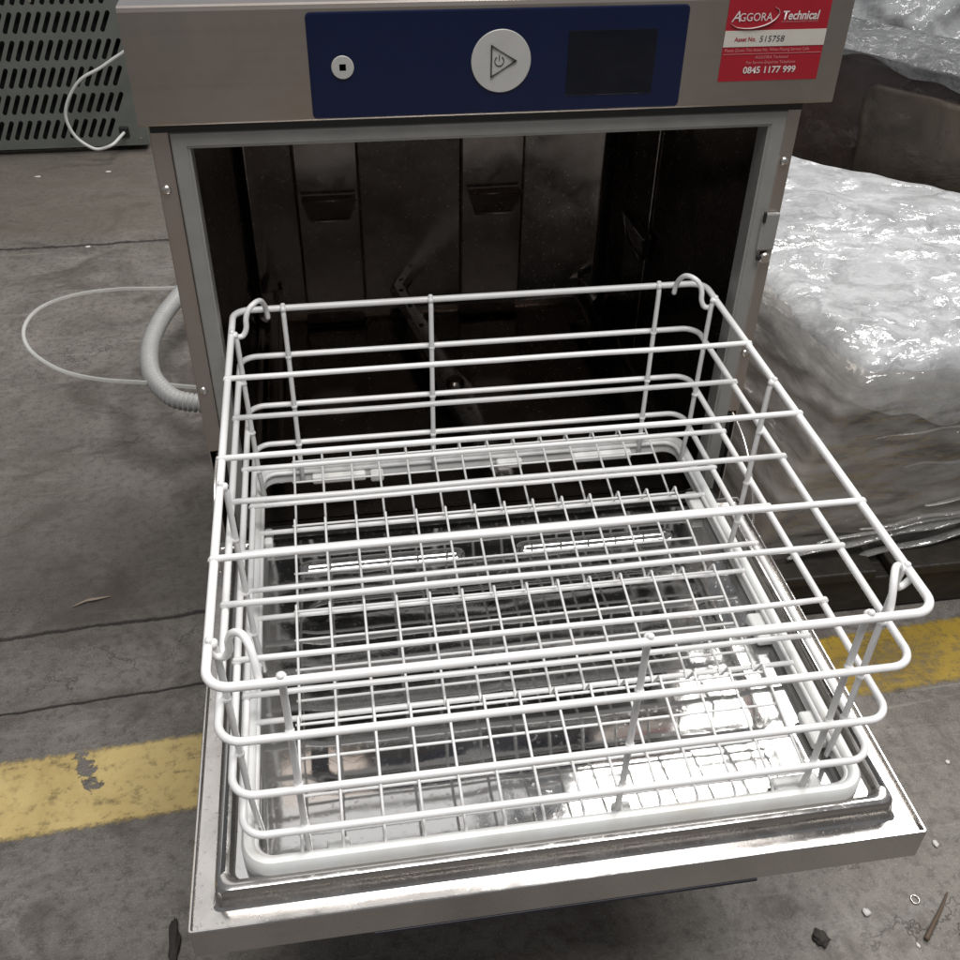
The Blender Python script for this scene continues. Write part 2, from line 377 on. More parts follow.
def m_tube():
    m, nt = mat('clear_vinyl_tube')
    p = pbsdf(nt, (.72, .72, .69), .12); p.inputs['IOR'].default_value = 1.4
    t = nt.nodes.new('ShaderNodeBsdfTransparent'); t.inputs['Color'].default_value = (.93, .93, .91, 1)
    lw = nt.nodes.new('ShaderNodeLayerWeight'); lw.inputs['Blend'].default_value = .45
    f = mth(nt, 'MULTIPLY_ADD', lw.outputs['Facing'], .5, .16, clamp=True)
    f = mth(nt, 'ADD', f, mth(nt, 'MULTIPLY', noi(nt, coords(nt), 30, 3), .12))
    mx = nt.nodes.new('ShaderNodeMixShader'); L(nt, f, mx.inputs[0]); L(nt, t.outputs[0], mx.inputs[1]); L(nt, p.outputs[0], mx.inputs[2]); out(nt, mx.outputs[0]); return m
M['tube'] = m_tube()
M['clearfilm'] = m_film('thin_clear_film', .0, .07, (.35, .32, .30), (1, 1, 1.3), .10, .7, 5, .35, gl=.9)
M['sliver'] = m_plain('pale_wood_sliver', (.28, .22, .17), .7)
M['fold'] = m_film('bunched_film', .15, .7, (.5, .49, .47), (.4, .4, 4), .10, .6, 9, .4, gl=3.0)

# ------------------------------------------------------------------ floor
bm = bmesh.new()
g = 6.0
vs = [bm.verts.new((x, y, 0)) for x, y in ((-g, -g), (g, -g), (g, g*1.4), (-g, g*1.4))]; bm.faces.new(vs)
o = emit('floor', bm, M['concrete']); tag(o, None, None, None, 'structure')
def stripe(x0, x1, z, m, notch=None):
    bm = bmesh.new(); uvl = bm.loops.layers.uv.new('UVMap')
    n = 30
    top = lambda x: -.0668 + .052*x
    bot = lambda x: -.184 + .056*x
    rows = []
    for i in range(n+1):
        x = x0 + (x1-x0)*i/n
        rows.append((bm.verts.new((x, bot(x), z)), bm.verts.new((x, top(x), z))))
    for i in range(n):
        f = bm.faces.new((rows[i][0], rows[i+1][0], rows[i+1][1], rows[i][1]))
        for lp, uv in zip(f.loops, ((i/n, 0), ((i+1)/n, 0), ((i+1)/n, 1), (i/n, 1))): lp[uvl].uv = uv
    o = emit('painted_line', bm, m); tag(o, None, None, None, 'structure')
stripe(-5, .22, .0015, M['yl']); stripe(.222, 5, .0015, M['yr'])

def blob(bm, c, rx, ry, rz, n=2, j=.25, seed=0):
    r = bmesh.ops.create_icosphere(bm, subdivisions=n, radius=1)
    for v in r['verts']:
        k = 1 + j*noise.noise(v.co*1.7 + V((seed*3.1, seed, 0)))*2
        v.co = V((c[0]+v.co.x*rx*k, c[1]+v.co.y*ry*k, c[2]+v.co.z*rz*k))
grit = [(-.6519, 1.854, .010, .005, 'white scrap of paper on the floor below the left grille', .5), (-.4728, 1.870, .009, .006, 'small white chip on the floor near the cable loop', .4),
        (-.4572, 1.394, .006, .005, 'tiny pale chip on the bare floor between grille and clear tube', .4),
        (.6175, -.4226, .0042, .0050, 'small pale pebble on the floor nearest the front edge of the open door', .7), (.7349, -.3554, .0036, .0045, 'white crumb beside the right front corner of the door', .7),
        (.8083, -.2515, .003, .003, 'tiny white grain on the floor below the golden yellow line', .5), (.6560, -.4650, .002, .003, 'tiny pale grain near the dark splinter', .5)]
for i, (x, y, a, b, lab, zf) in enumerate(grit):
    bm = bmesh.new(); blob(bm, (x, y, b*zf*.5), a, b, b*zf*.5, 2, .3, i); solo('floor_chip', bm, M['stone'], lab, 'debris', None, 'pale chips lying on the floor', smooth=True)
bm = bmesh.new(); blob(bm, (.5556, -.4427, .003), .008, .009, .004, 3, .3, 4)
solo('dirt_clod', bm, M['clod'], 'round dark clod of dirt on the floor in front of the door', 'debris', smooth=True)
bm = bmesh.new(); blob(bm, (-.1210, -.352, .004), .0055, .026, .004, 3, .35, 9)
solo('dirt_clod', bm, M['clod'], 'long black clod of dirt at the left front corner of the door', 'debris', smooth=True)
bm = bmesh.new(); sweep(bm, catmull([V((.6667, -.4609, .004)), V((.682, -.447, .006)), V((.700, -.431, .005)), V((.7152, -.4159, .004))], 5), 0.0026, 7, taper=lambda t: 1.2-.8*t)
solo('splinter', bm, M['twig'], 'dark brown wood splinter lying at the lower right of the floor', 'debris', smooth=True)

bm = bmesh.new(); sweep(bm, catmull([V((-.302, .176, .003)), V((-.285, .183, .005)), V((-.270, .186, .004)), V((-.255, .189, .003))], 5), .0035, 6, ry=.0012, taper=lambda t: 1-.75*abs(2*t-1))
solo('splinter', bm, M['sliver'], 'short pale wood sliver on the dark floor above the long crack', 'debris', smooth=True)
bm = bmesh.new(); sweep(bm, [V((.6777+.0045*math.cos(a*math.pi/10), -.4163+.005*math.sin(a*math.pi/10), 0.0011)) for a in range(20)], .0009, 7, closed=True)
solo('washer', bm, M['screw'], 'small shiny metal ring on the floor between pebble and splinter', 'washer', smooth=True)

# ------------------------------------------------------------------ the dishwasher
XL, XR, YF, YP = -.0415, .5355, -.049, -.0595
XC = (XL+XR)/2
ZT = .296; YB = .53
dw = empty('dishwasher', (XC, .24, 0), 'stainless steel undercounter dishwasher with blue control panel and its door hanging open', 'dishwasher')
# cabinet shell : sides, back, lower front, underside
bm = bmesh.new()
box(bm, XL, XL+.0015, YF+.003, YB, -.52, .204, 0)
box(bm, XR-.0015, XR, YF+.003, YB, -.52, .204, 0)
box(bm, XL+.002, XR-.002, YB-.002, YB-.0005, -.52, .204, 0)
box(bm, XL+.002, XR-.002, -.02, -.018, -.50, -.262, 0)
box(bm, XL+.002, XR-.002, -.017, YB-.003, -.502, -.4985, 0)
emit('cabinet', bm, M['side'], dw)
for x, y in ((XL+.05, .03), (XR-.05, .03), (XL+.05, YB-.06), (XR-.05, YB-.06)):
    bm = bmesh.new(); disc(bm, P(x, y, -.55), .018, (0, 0, 1), .012, 24, .003); disc(bm, P(x, y, -.538), .008, (0, 0, 1), .036, 16)
    emit('foot', bm, M['black'], dw, auto=40)
# front posts with a folded inner edge
for s, x0, x1 in ((-1, XL, -.0255), (1, .5225, XR)):
    bm = bmesh.new(); box(bm, x0, x1, YF, YF+.02, -.135, .2035, .0012)
    po = emit('front_post', bm, M['post'], dw)
    for z in ((.1465, -.060) if s < 0 else (.148, -.060)):
        sb = bmesh.new(); c = P(-.0352 if s < 0 else .5285, YF, z)
        n_ = 20; prof = [(.0042, 0), (.0040, .0012), (.0028, .0024), (.0012, .0029)]
        loops(sb, [[c + V((math.cos(2*math.pi*j/n_)*r, -d, math.sin(2*math.pi*j/n_)*r)) for j in range(n_)] for r, d in prof], fill_last=True)
        sc = emit('screw', sb, M['screw'], po, auto=50)
# black strip set in as the shadow gap under the control housing
emit('housing_shadow_gap', B(-.0395, .5335, YF-.004, YF+.02, .197, .2035, 0), M['black'], dw)
# pale door frame round the opening
bm = bmesh.new()
def rect(x0, x1, z0, z1, y): return [P(x0, y, z0), P(x1, y, z0), P(x1, y, z1), P(x0, y, z1)]
OL, OR_, OT, OB = -.0095, .5055, .182, -.268
loops(bm, [rect(-.0248, .5218, OB-.012, .1965, YF+.012), rect(-.0248, .5218, OB-.012, .1965, YF-.002), rect(-.0236, .5206, OB-.010, .1953, YF-.0032),
           rect(-.0125, .5085, OB+.002, .1848, YF-.0032), rect(-.0108, .5068, OB+.003, .1833, YF-.0015), rect(OL, OR_, OB+.004, OT, YF-.0012), rect(OL, OR_, OB+.004, OT, YF+.02)])
emit('opening_frame', bm, M['gasket'], dw)
# wash chamber
bm = bmesh.new()
cl = [P(*a) for a in ()]
def chloop(i, y, r=.02, seg=5):
    x0, x1, z0, z1 = OL-.006+i, OR_+.006-i, -.262+i, OT+.006-i
    o = []
    for cx, cz, a0 in ((x1-r, z1-r, 0), (x0+r, z1-r, 90), (x0+r, z0+r, 180), (x1-r, z0+r, 270)):
        for k in range(seg+1):
            a = math.radians(a0+90*k/seg); o.append(P(cx+r*math.cos(a), y, cz+r*math.sin(a)))
    return o
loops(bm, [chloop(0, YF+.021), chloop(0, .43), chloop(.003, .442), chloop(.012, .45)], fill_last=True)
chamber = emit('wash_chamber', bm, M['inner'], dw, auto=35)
# vertical pressed channels with trapezoid pockets on the back wall
for x0, x1 in ((.060, .150), (.290, .382)):
    bm = bmesh.new(); box(bm, x0, x1, .436, .4495, -.235, .17, .004)
    emit('pressed_channel', bm, M['inner'], chamber)
for x0, x1 in ((.069, .142), (.302, .375)):
    bm = bmesh.new()
    y0 = .4355
    A = [P(x0, y0, -.062), P(x1, y0, -.062), P(x1-.010, y0, -.096), P(x0+.010, y0, -.096)]
    Cc = [P(x0, y0-.016, -.064), P(x1, y0-.016, -.064), P(x1-.011, y0-.004, -.096), P(x0+.011, y0-.004, -.096)]
    va = [bm.verts.new(p) for p in A]; vc = [bm.verts.new(p) for p in Cc]
    bm.faces.new(vc)
    for j in range(4): bm.faces.new((va[j], va[(j+1) % 4], vc[(j+1) % 4], vc[j]))
    emit('bracket', bm, M['inner'], chamber)
    bm = bmesh.new(); sweep(bm, [P(x0-.001, y0-.0165, -.063), P(x1+.001, y0-.0165, -.063), P(x1-.010, y0-.006, -.097), P(x0+.010, y0-.006, -.097)], .0012, 6, closed=True)
    emit('bracket_edge', bm, M['rim'], chamber, smooth=True)
bm = bmesh.new()     # right wall: channel, and the mirrored back-wall bracket built as a solid
box(bm, .508, .5105, .25, .34, -.235, .17, .001)
emit('pressed_channel', bm, M['inner'], chamber)
A4 = [P(.507, .225, -.052), P(.507, .325, -.056), P(.507, .315, -.092), P(.507, .245, -.092)]
C4 = [P(.497, .225, -.054), P(.497, .325, -.058), P(.503, .315, -.092), P(.503, .245, -.092)]
bm = bmesh.new(); va = [bm.verts.new(p) for p in A4]; vc = [bm.verts.new(p) for p in C4]; bm.faces.new(vc)
for j in range(4): bm.faces.new((va[j], va[(j+1) % 4], vc[(j+1) % 4], vc[j]))
emit('bracket', bm, M['inner'], chamber)
bm = bmesh.new(); sweep(bm, [p - V((.001, 0, 0)) for p in C4], .0012, 6, closed=True); emit('bracket_edge', bm, M['rim'], chamber, smooth=True)
# guide rails
for x in (.470, .022):
    bm = bmesh.new(); box(bm, x, x+.006, .0, .43, -.222, -.207, .001); box(bm, x-.012, x+.0, .0, .43, -.2225, -.2205, 0)
    emit('rack_guide', bm, M['inner'], chamber)
# lower spray arm
bm = bmesh.new()
ctr = V((.246, .165)); d2 = V((-.165, .985)).normalized(); nn = V((d2.y, -d2.x))
prof = []
def armpt(t, w, z): q = ctr + d2*t + nn*w; return P(q.x, q.y, z)
sec = []
for t, w in ((-.2, .007), (-.19, .012), (-.05, .014), (0, .022), (.05, .014), (.30, .012), (.31, .007)):
    sec.append([armpt(t, -w, -.222), armpt(t, -w, -.216), armpt(t, -w*.5, -.211), armpt(t, w*.5, -.211), armpt(t, w, -.216), armpt(t, w, -.222)])
loops(bm, sec, fill_last=True, fill_first=True)
arm = emit('spray_arm', bm, M['rim'], dw, auto=30)
for t in (-.16, -.11, -.06, .1, .16, .22, .27):
    bm = bmesh.new(); disc(bm, armpt(t, 0, -.2112), .0035, (0, 0, 1), .0012, 14); emit('spray_jet', bm, M['black'], arm, auto=40)
bm = bmesh.new(); disc(bm, armpt(0, 0, -.2112), .012, (0, 0, 1), .008, 24, .003)
emit('hub_cap', bm, M['inner'], arm, auto=40)
# control housing
bm = bmesh.new()
prof = [(YB, ZT), (YP+.004, ZT), (YP+.001, ZT-.001), (YP, ZT-.004), (YP, .206), (YP+.001, .2045), (YP+.003, .204), (YB, .204)]
HL, HR = -.047, .5575
ls = [[P(x, y, z) for y, z in prof] for x in (HL, HR)]
a = [bm.verts.new(p) for p in ls[0]]; b = [bm.verts.new(p) for p in ls[1]]
for j in range(len(a)): 
    f = bm.faces.new((a[j], a[(j+1) % len(a)], b[(j+1) % len(a)], b[j]))
    if j == 0: f.material_index = 1
bm.faces.new(a); bm.faces.new(b[::-1])
housing = emit('control_housing', bm, [M['front'], M['top']], dw)
# control panel film
def plate(x0, x1, z0, z1, y, th, r, seg=5):
    bm = bmesh.new()
    def lp(i, yy):
        o = []
        for cx, cz, a0 in ((x1-r, z1-r, 0), (x0+r, z1-r, 90), (x0+r, z0+r, 180), (x1-r, z0+r, 270)):
            for k in range(seg+1):
                q = math.radians(a0+90*k/seg); o.append(P(cx+(r-i)*math.cos(q), yy, cz+(r-i)*math.sin(q)))
        return o
    loops(bm, [lp(0, y), lp(0, y-th*.6), lp(min(r*.3, th), y-th)], fill_last=True); return bm
panel = emit('control_panel', plate(.0955, .4125, .2062, .2895, YP, .0012, .004), M['navy'], dw)
bm = bmesh.new()     # embossed border line of the film
sweep(bm, [P(.0975, YP-.0012, .2082), P(.4105, YP-.0012, .2082), P(.4105, YP-.0012, .2875), P(.0975, YP-.0012, .2875)], .0005, 5, closed=True)
bm.free()
emit('display', plate(.3105, .3865, .2188, .2715, YP-.0012, .0005, .002), M['glassblack'], panel)
bm = bmesh.new(); disc(bm, P(.2538, YP-.001, .2487), .0252, (0, -1, 0), .0012, 64, .0004); big = emit('start_button', bm, M['button'], panel, auto=40)
bm = bmesh.new(); disc(bm, P(.1226, YP-.001, .2474), .0092, (0, -1, 0), .0012, 40, .0004); sm = emit('stop_button', bm, M['button'], panel, auto=40)
ysym = YP-.0024
bm = bmesh.new()
t0 = [P(.2455, ysym, .2615), P(.2662, ysym, .2490), P(.2455, ysym, .2365)]
sweep(bm, t0, .0011, 6, closed=True)
arc = [P(.2522+.0038*math.sin(q), ysym, .2490+.0038*math.cos(q)) for q in [math.radians(35+290*k/24) for k in range(25)]]
sweep(bm, arc, .00035, 5); sweep(bm, [P(.2522, ysym, .2495), P(.2522, ysym, .2540)], .00035, 5)
emit('start_symbol', bm, M['symbol'], panel)
emit('stop_symbol', B(.1199, .1253, ysym+.0002, ysym+.0007, .2449, .2501), M['symbol'], panel)
# asset label with its writing
lab = emit('asset_label', plate(.4462, .5372, .2258, .2935, YP, .0004, .0006, 2), M['red'], dw)
emit('label_band', B(.4462, .5372, YP-.0007, YP-.0003, .2545, .2676), M['cream'], lab)
def text(s, x, z, size, m, parent, name='lettering', sx=1, y=YP-.0009, shear=0, bold=0, align='LEFT'):
    cu = bpy.data.curves.new(name, 'FONT'); cu.body = s; cu.size = size; cu.shear = shear; cu.offset = bold; cu.resolution_u = 3
    cu.align_x = align
    to = bpy.data.objects.new(name, cu); COL.objects.link(to)
    bpy.context.view_layer.update()
    me = bpy.data.meshes.new_from_object(to)
    bpy.data.objects.remove(to); bpy.data.curves.remove(cu)
    bm = bmesh.new(); bm.from_mesh(me); bpy.data.meshes.remove(me)
    for v in bm.verts: v.co = P(x + v.co.x*sx, y, z + v.co.y)
    return emit(name, bm, m, parent)
text('A', .4500, .2748, .0125, M['print'], lab, sx=.95, shear=.25)
text('GGORA', .4566, .2752, .0092, M['print'], lab, sx=.90)
text('Technical', .4945, .2758, .0098, M['print'], lab, sx=.88, shear=.12, bold=.00022)
text('CATERING EQUIPMENT SERVICES', .4945, .2735, .0020, M['pink'], lab, sx=1.1, shear=.3)
bm = bmesh.new()
pts = [P(.4500, YP-.0009, .2735), P(.456, YP-.0009, .2703), P(.468, YP-.0009, .2694), P(.480, YP-.0009, .2716), P(.488, YP-.0009, .2757), P(.4915, YP-.0009, .2805), P(.4905, YP-.0009, .2838), P(.487, YP-.0009, .2858)]
sweep(bm, catmull(pts, 6), .00085, 5, ry=.0002, taper=lambda t: .25+1.1*math.sin(math.pi*min(1, t*1.05))**.8 if t < .95 else .25)
emit('swoosh', bm, M['print'], lab)
text('Asset No.', .4555, .2590, .0050, M['red'], lab, sx=.95, bold=.0001)
text('515758', .4775, .2583, .0070, M['ink'], lab, sx=1.08, shear=.08)
text('Please Quote This Asset No. When Placing Service Calls', .4480, .2506, .0037, M['pink'], lab, sx=.90)
emit('label_rule', B(.4475, .5360, YP-.0007, YP-.0003, .2484, .2487), M['pink'], lab)
text('AGGORA Technical', .4917, .2445, .0036, M['pink'], lab, align='CENTER')
text('For Service Enquiries Telephone', .4917, .2403, .0036, M['pink'], lab, align='CENTER', sx=.95)
text('0845 1177 999', .4917, .2325, .0078, M['print'], lab, align='CENTER', sx=1.02, bold=.00016)
# latch on the right post and hinge hardware
bm = bmesh.new(); box(bm, .5155, .5335, YF-.006, YF-.0002, .060, .099, .002); emit('latch_plate', bm, M['gasket'], dw)
bm = bmesh.new(); box(bm, .5160, .5190, YF-.008, YF-.0045, .090, .101, .001); emit('latch_catch', bm, M['black'], dw)
emit('latch_catch', B(.5165, .521, YF-.008, YF-.0045, .051, .056, .001), M['black'], dw)
bm = bmesh.new(); disc(bm, P(.5265, YF-.001, .052), .006, (0, -1, 0), .006, 20, .0015); emit('latch_roller', bm, M['screw'], dw, auto=40)
for x in (-.034, .514):
    bm = bmesh.new(); box(bm, x, x+.014, YF-.001, YF+.02, -.26, -.137, .001); emit('hinge_slot', bm, M['gap'], dw)
bm = bmesh.new(); sweep(bm, catmull([P(.527, -.052, -.135), P(.531, -.085, -.150), P(.532, -.12, -.178), P(.531, -.145, -.215)], 8), .0018, 8)
emit('door_stay', bm, M['screw'], dw, smooth=True); bm = bmesh.new()
sweep(bm, catmull([P(-.033, -.052, -.140), P(-.036, -.085, -.155), P(-.037, -.12, -.182), P(-.036, -.145, -.215)], 8), .0018, 8)
emit('door_stay', bm, M['screw'], dw, smooth=True)

# ------------------------------------------------------------------ door
DL, DR, DF, DB, DZ = -.0435, .5345, -.5228, -.092, -.2228
bm = bmesh.new()
w = .0024
ls = []
def dl(i, z, r, fi=None): return rrect(DL+i, DR-i, DF+(i if fi is None else fi), DB-i, z, r)
# outer wall, rolled lip, sunken border, raised bead, pan
ls = [dl(.004, DZ-.035, .002), dl(0, DZ-.0335, .002), dl(0, DZ-.001, .0022), dl(.0006, DZ, .002), dl(w-.0006, DZ, .0018), dl(w, DZ-.001, .0015), dl(w+.0008, DZ-.0045, .0015)]
body = bmesh.new()
loops(body, ls + [dl(.0165, DZ-.0052, .006)], fill_first=True)
door = emit('door', body, M['rim'], dw, auto=28)
bead = bmesh.new()
loops(bead, [dl(.0165, DZ-.0052, .006), dl(.0182, DZ-.0035, .008), dl(.0200, DZ+.0115, .009), dl(.0215, DZ+.0142, .0095), dl(.0240, DZ+.0152, .010),
             dl(.0275, DZ+.0150, .010), dl(.0300, DZ+.0135, .009), dl(.0315, DZ+.008, .009), dl(.0328, DZ+.006, .008), dl(.034, DZ+.0052, .008)])
for v in bead.verts:
    if v.co.y > DB-.036: v.co.z = min(v.co.z, F+DZ-.0030)
emit('raised_bead', bead, M['rim'], door, auto=28)
# inner pan as a displaced grid : pressed rectangle, two long pressed slots
bm = bmesh.new()
px0, px1, py0, py1 = DL+.033, DR-.033, DF+.033, DB-.014
nx, ny = 200, 180
def sst(e0, e1, x):
    t = max(0, min(1, (x-e0)/(e1-e0))); return t*t*(3-2*t)
def sdbox(x, y, cx, cy, hx, hy, r):
    qx = abs(x-cx)-hx+r; qy = abs(y-cy)-hy+r
    return math.hypot(max(qx, 0), max(qy, 0)) + min(max(qx, qy), 0) - r
def pan(x, y):
    z = DZ + .0052
    z -= .0020*(1-sst(-.022, 0.0, sdbox(x, y, .2475, -.312, .203, .114, .03)))
    for cx in (.128, .353):
        d = sdbox(x, y, cx, -.1495, .084, .0085, .0085)
        z += .005*(1-sst(-.007, 0.0, d))
    z += .0006*noise.noise(V((x*9, y*9, 0)))
    return z
gv = [[bm.verts.new(P(px0+(px1-px0)*i/nx, py0+(py1-py0)*j/ny, pan(px0+(px1-px0)*i/nx, py0+(py1-py0)*j/ny))) for j in range(ny+1)] for i in range(nx+1)]
for i in range(nx):
    for j in range(ny): bm.faces.new((gv[i][j], gv[i+1][j], gv[i+1][j+1], gv[i][j+1]))
emit('inner_pan', bm, M['polish'], door, smooth=True)
bm = bmesh.new(); box(bm, .090, .3975, DF-.0006, DF+.012, DZ-.0378, DZ-.0345, .0004)
emit('handle_strip', bm, M['blue'], door)
emit('hinge_gap_shade', B(-.030, .520, -.088, -.0535, -.262, -.238, .002), M['gap'], dw)  # black block added to keep the gap behind the door dark

# ------------------------------------------------------------------ dish rack
W = .49
rack = empty('dish_rack', P(W/2, -W/2, -.215), 'white plastic coated wire dish rack standing on the open dishwasher door', 'dish rack')
levels = [(0, .0033, 0, .016), (-.054, .003, 0, .017), (-.1145, .003, 0.001, .017), (-.1645, .003, .002, .017)]
bays = (-.126, -.248, -.3705)
lvl_y = {0: (-.1303, -.251, -.3713), 1: (-.1163, -.242, -.3645), 2: (-.1158, -.2391, -.3658), 3: (-.112, -.2356, -.3596)}
for k, (z, r, ins, cr) in enumerate(levels):
    bm = bmesh.new()
    sweep(bm, rrect(ins, W-ins, -W+ins, -ins, z, cr, 7), r, 12, closed=True)
    emit('ring_rail', bm, M['white'], rack, smooth=True)
    for y in lvl_y[k]:
        bm = bmesh.new(); dz = .0022 if k == 0 else .0035
        sweep(bm, [P(ins-.0015+(W-2*ins+.003)*t/10, y+.0009*noise.noise(V((t*.45, y*40, z*90))), z+dz+.0009*noise.noise(V((t*.4, y*31, z*50+9)))) for t in range(11)], .0026, 10)
        for ex in (ins, W-ins): blob(bm, (ex, y, F+z+dz*.6), .0042, .0034, .0034, 2, .15, y*13+z*7)
        emit('cross_bar', bm, M['white'], rack, smooth=True)
zb = -.203
bm = bmesh.new(); sweep(bm, rrect(.006, W-.006, -W+.006, -.006, zb, .016, 7), .0028, 10, closed=True)
emit('bottom_ring', bm, M['white'], rack, smooth=True)
for y in (-.110, -.233, -.356):
    bm = bmesh.new(); sweep(bm, [P(.006, y, zb+.003), P(W-.006, y, zb+.003)], .0026, 10)
    emit('cross_bar', bm, M['white'], rack, smooth=True)
# uprights : inside the rails, their tips welded above the top rail
up = [((.0492, 0), (0, -1)), ((.1980, 0), (0, -1)), ((.4400, 0), (0, -1)),
      ((.0470, -W), (0, 1)), ((.2865, -W), (0, 1)), ((.4410, -W), (0, 1)),
      ((0, -.2865), (1, 0)), ((0, -.050), (1, 0)), ((0, -.452), (1, 0)), ((W, -.1985), (-1, 0)), ((W, -.040), (-1, 0)), ((W, -.447), (-1, 0))]
for (x, y), (dx, dy) in up:
    o_ = .0045
    bm = bmesh.new()
    sweep(bm, fillet([P(x+dx*.001, y+dy*.001, .0045), P(x+dx*o_, y+dy*o_, -.004), P(x+dx*(o_+.002), y+dy*(o_+.002), -.16), P(x+dx*.010, y+dy*.010, -.213)], .006), .0026, 10)
    for lz in (.0008, -.054, -.1145, -.1645, -.203):
        kz = -lz/.21; blob(bm, (x+dx*(.0035+.004*kz), y+dy*(.0035+.004*kz), F+lz), .0036, .0036, .0033, 2, .12, x*7+lz*31)
    emit('upright', bm, M['white'], rack, smooth=True)
# stacking bows over the four corners
def bow(cx, cy, sx, sy):
    """from the side rail: small U below it, up over the corner, down to the end rail"""
    a = V((cx, cy + sy*.036)); b = V((cx + sx*.034, cy))
    m2 = lambda t, off=0: a + (b-a)*t + V((sx, sy)).normalized()*off
    pts = []
    for t, off, z in ((0, 0, -.003), (.06, .003, -.009), (.16, .006, -.009), (.23, .008, -.002), (.26, .008, .008), (.34, .009, .0165), (.50, .010, .0205), (.68, .008, .0185), (.82, .005, .011), (.90, .003, .002), (.92, .003, -.007)):
        q = m2(t, off); pts.append(P(q.x, q.y, z))
    bm = bmesh.new(); sweep(bm, catmull(pts, 5), .0027, 10)
    emit('stacking_bow', bm, M['white'], rack, smooth=True)
bow(0, 0, 1, -1); bow(W, 0, -1, -1); bow(0, -W, 1, 1); bow(W, -W, -1, 1)
# fine wire floor : four sloping strips with a saw-tooth step between them
ks = [-.112, -.2355, -.3655]
bm = bmesh.new()
x_start, pitch, cnt = .0425, .03095, 14
r_thin = .0013
def prof_pts():
    pts = [(.004, -.199), (.0, -.183)]
    starts = [0.0] + ks; ends = ks + [-.487]
    for s, e in zip(starts, ends):
        if s != 0: pts += [(s+.0052, -.1992), (s+.0042, -.1996), (s+.0030, -.1985), (s-.0060, -.1795), (s-.0075, -.1778), (s-.0095, -.1775), (s-.0125, -.1795)]
        else: pts += [(s-.004, -.1795)]
        if e == -.487: pts += [(e+.006, -.195), (e, -.201)]
        else: pts += [(e+.0095, -.1960)]
    return pts
PP = prof_pts()
for i in range(cnt):
    x = x_start + pitch*i + random.uniform(-.0006, .0006)
    sweep(bm, [P(x, y, z) for y, z in PP], r_thin, 6)
for s, e in zip([0.0]+ks, ks+[-.487]):
    for off in (.012, .043, .074, .105):
        y = s - off
        t = (s-.0085-y)/((s-.0085)-e) if s != 0 else (-y)/(-e)
        z = -.1795 - .018*max(0, t)
        j = random.uniform(-.0008, .0008)
        sweep(bm, [P(x_start-.002, y+j, z-.002), P(x_start+pitch*(cnt-1)+.002, y-j, z-.002)], r_thin, 6)
sweep(bm, [P(x_start-.002, -.487, -.2015), P(x_start+pitch*(cnt-1)+.002, -.487, -.2015)], r_thin, 6)
emit('wire_grid', bm, M['white'], rack, smooth=True)
# milky plastic base frame
bm = bmesh.new()
def bl(i, z, r): return rrect(-.004+i, W+.004-i, -W-.004+i, .004-i, z, r, 8)
loops(bm, [bl(.0015, -.2165, .022), bl(0, -.2145, .024), bl(.0002, -.200, .024), bl(.0025, -.1965, .022), bl(.006, -.1960, .020), bl(.009, -.1975, .016), bl(.0105, -.201, .015), bl(.0115, -.2145, .014), bl(.010, -.2165, .015), bl(.0015, -.2165, .022)])
base = emit('base_frame', bm, M['base'], rack, auto=40)
for x0, x1, y0, y1 in ((.060, .078, -.488, -.470), (.285, .300, -.488, -.470), (.42, .46, -.486, -.466), (.06, .12, -.022, -.006), (.125, .14, -.026, -.006), (.27, .30, -.022, -.006), (.36, .43, -.022, -.006),
                       (.008, .017, -.12, -.095), (.468, .482, -.13, -.095), (.468, .484, -.32, -.285), (.470, .484, -.44, -.405)):
    emit('base_clip', B(x0, x1, y0 + (0 if y1 < -.03 else .006), y1, -.2155, -.2055, .0025), M['base'], base)

# ------------------------------------------------------------------ hoses, left of the machine
bm = bmesh.new()
path = catmull([P(-.030, .60, -.455), P(-.10, .545, -.458), P(-.165, .552, -.455), P(-.197, .585, -.452), P(-.222, .64, -.450), P(-.232, .72, -.447), P(-.2246, .80, -.445), P(-.204, .87, -.44), P(-.16, .96, -.43), P(-.08, 1.02, -.42), P(.02, 1.02, -.42)], 34)
sub = [path[0]]
for p in path[1:]:
    while (p-sub[-1]).length > .0021: sub.append(sub[-1] + (p-sub[-1]).normalized()*.0021)
N_ = len(sub); n_ = 16
sweep(bm, sub, .0142, n_)
for k, v in enumerate(bm.verts):
    ring = k // n_
    if ring < N_:
        c = sub[ring]; v.co = c + (v.co-c)*(1+.15*(1 if (ring//2) % 2 else -1))
dh = solo('drain_hose', bm, M['hose'], 'grey corrugated drain hose curving out behind the left side of the dishwasher', 'hose', smooth=True)
bm = bmesh.new()
tp = [P(.06, 1.0, -.45), P(-.10, .95, -.44), P(-.2095, .9387, -.44), P(-.3092, .9469, -.44), P(-.3917, .9321, -.44), P(-.4484, .8866, -.44), P(-.4632, .8116, -.44), P(-.4374, .7291, -.44), P(-.374, .6533, -.44), P(-.3033, .6213, -.445), P(-.2188, .6038, -.448), P(-.15, .585, -.45), P(-.06, .58, -.46), P(.05, .62, -.50)]
sweep(bm, catmull(tp, 10), .0036, 10)
solo('clear_tube', bm, M['tube'], 'thin clear vinyl tube looping over the floor left of the corrugated hose', 'tube', smooth=True)

# ------------------------------------------------------------------ perforated grey appliance behind
gy = 2.02
gr = empty('slotted_cabinet', (-1.0, gy+.25, 0), 'grey metal appliance back with rows of slanted ventilation slots', 'appliance')
GX0, GX1, GZ0, GZ1 = -1.75, -.375, -.532, .35
bm = bmesh.new()
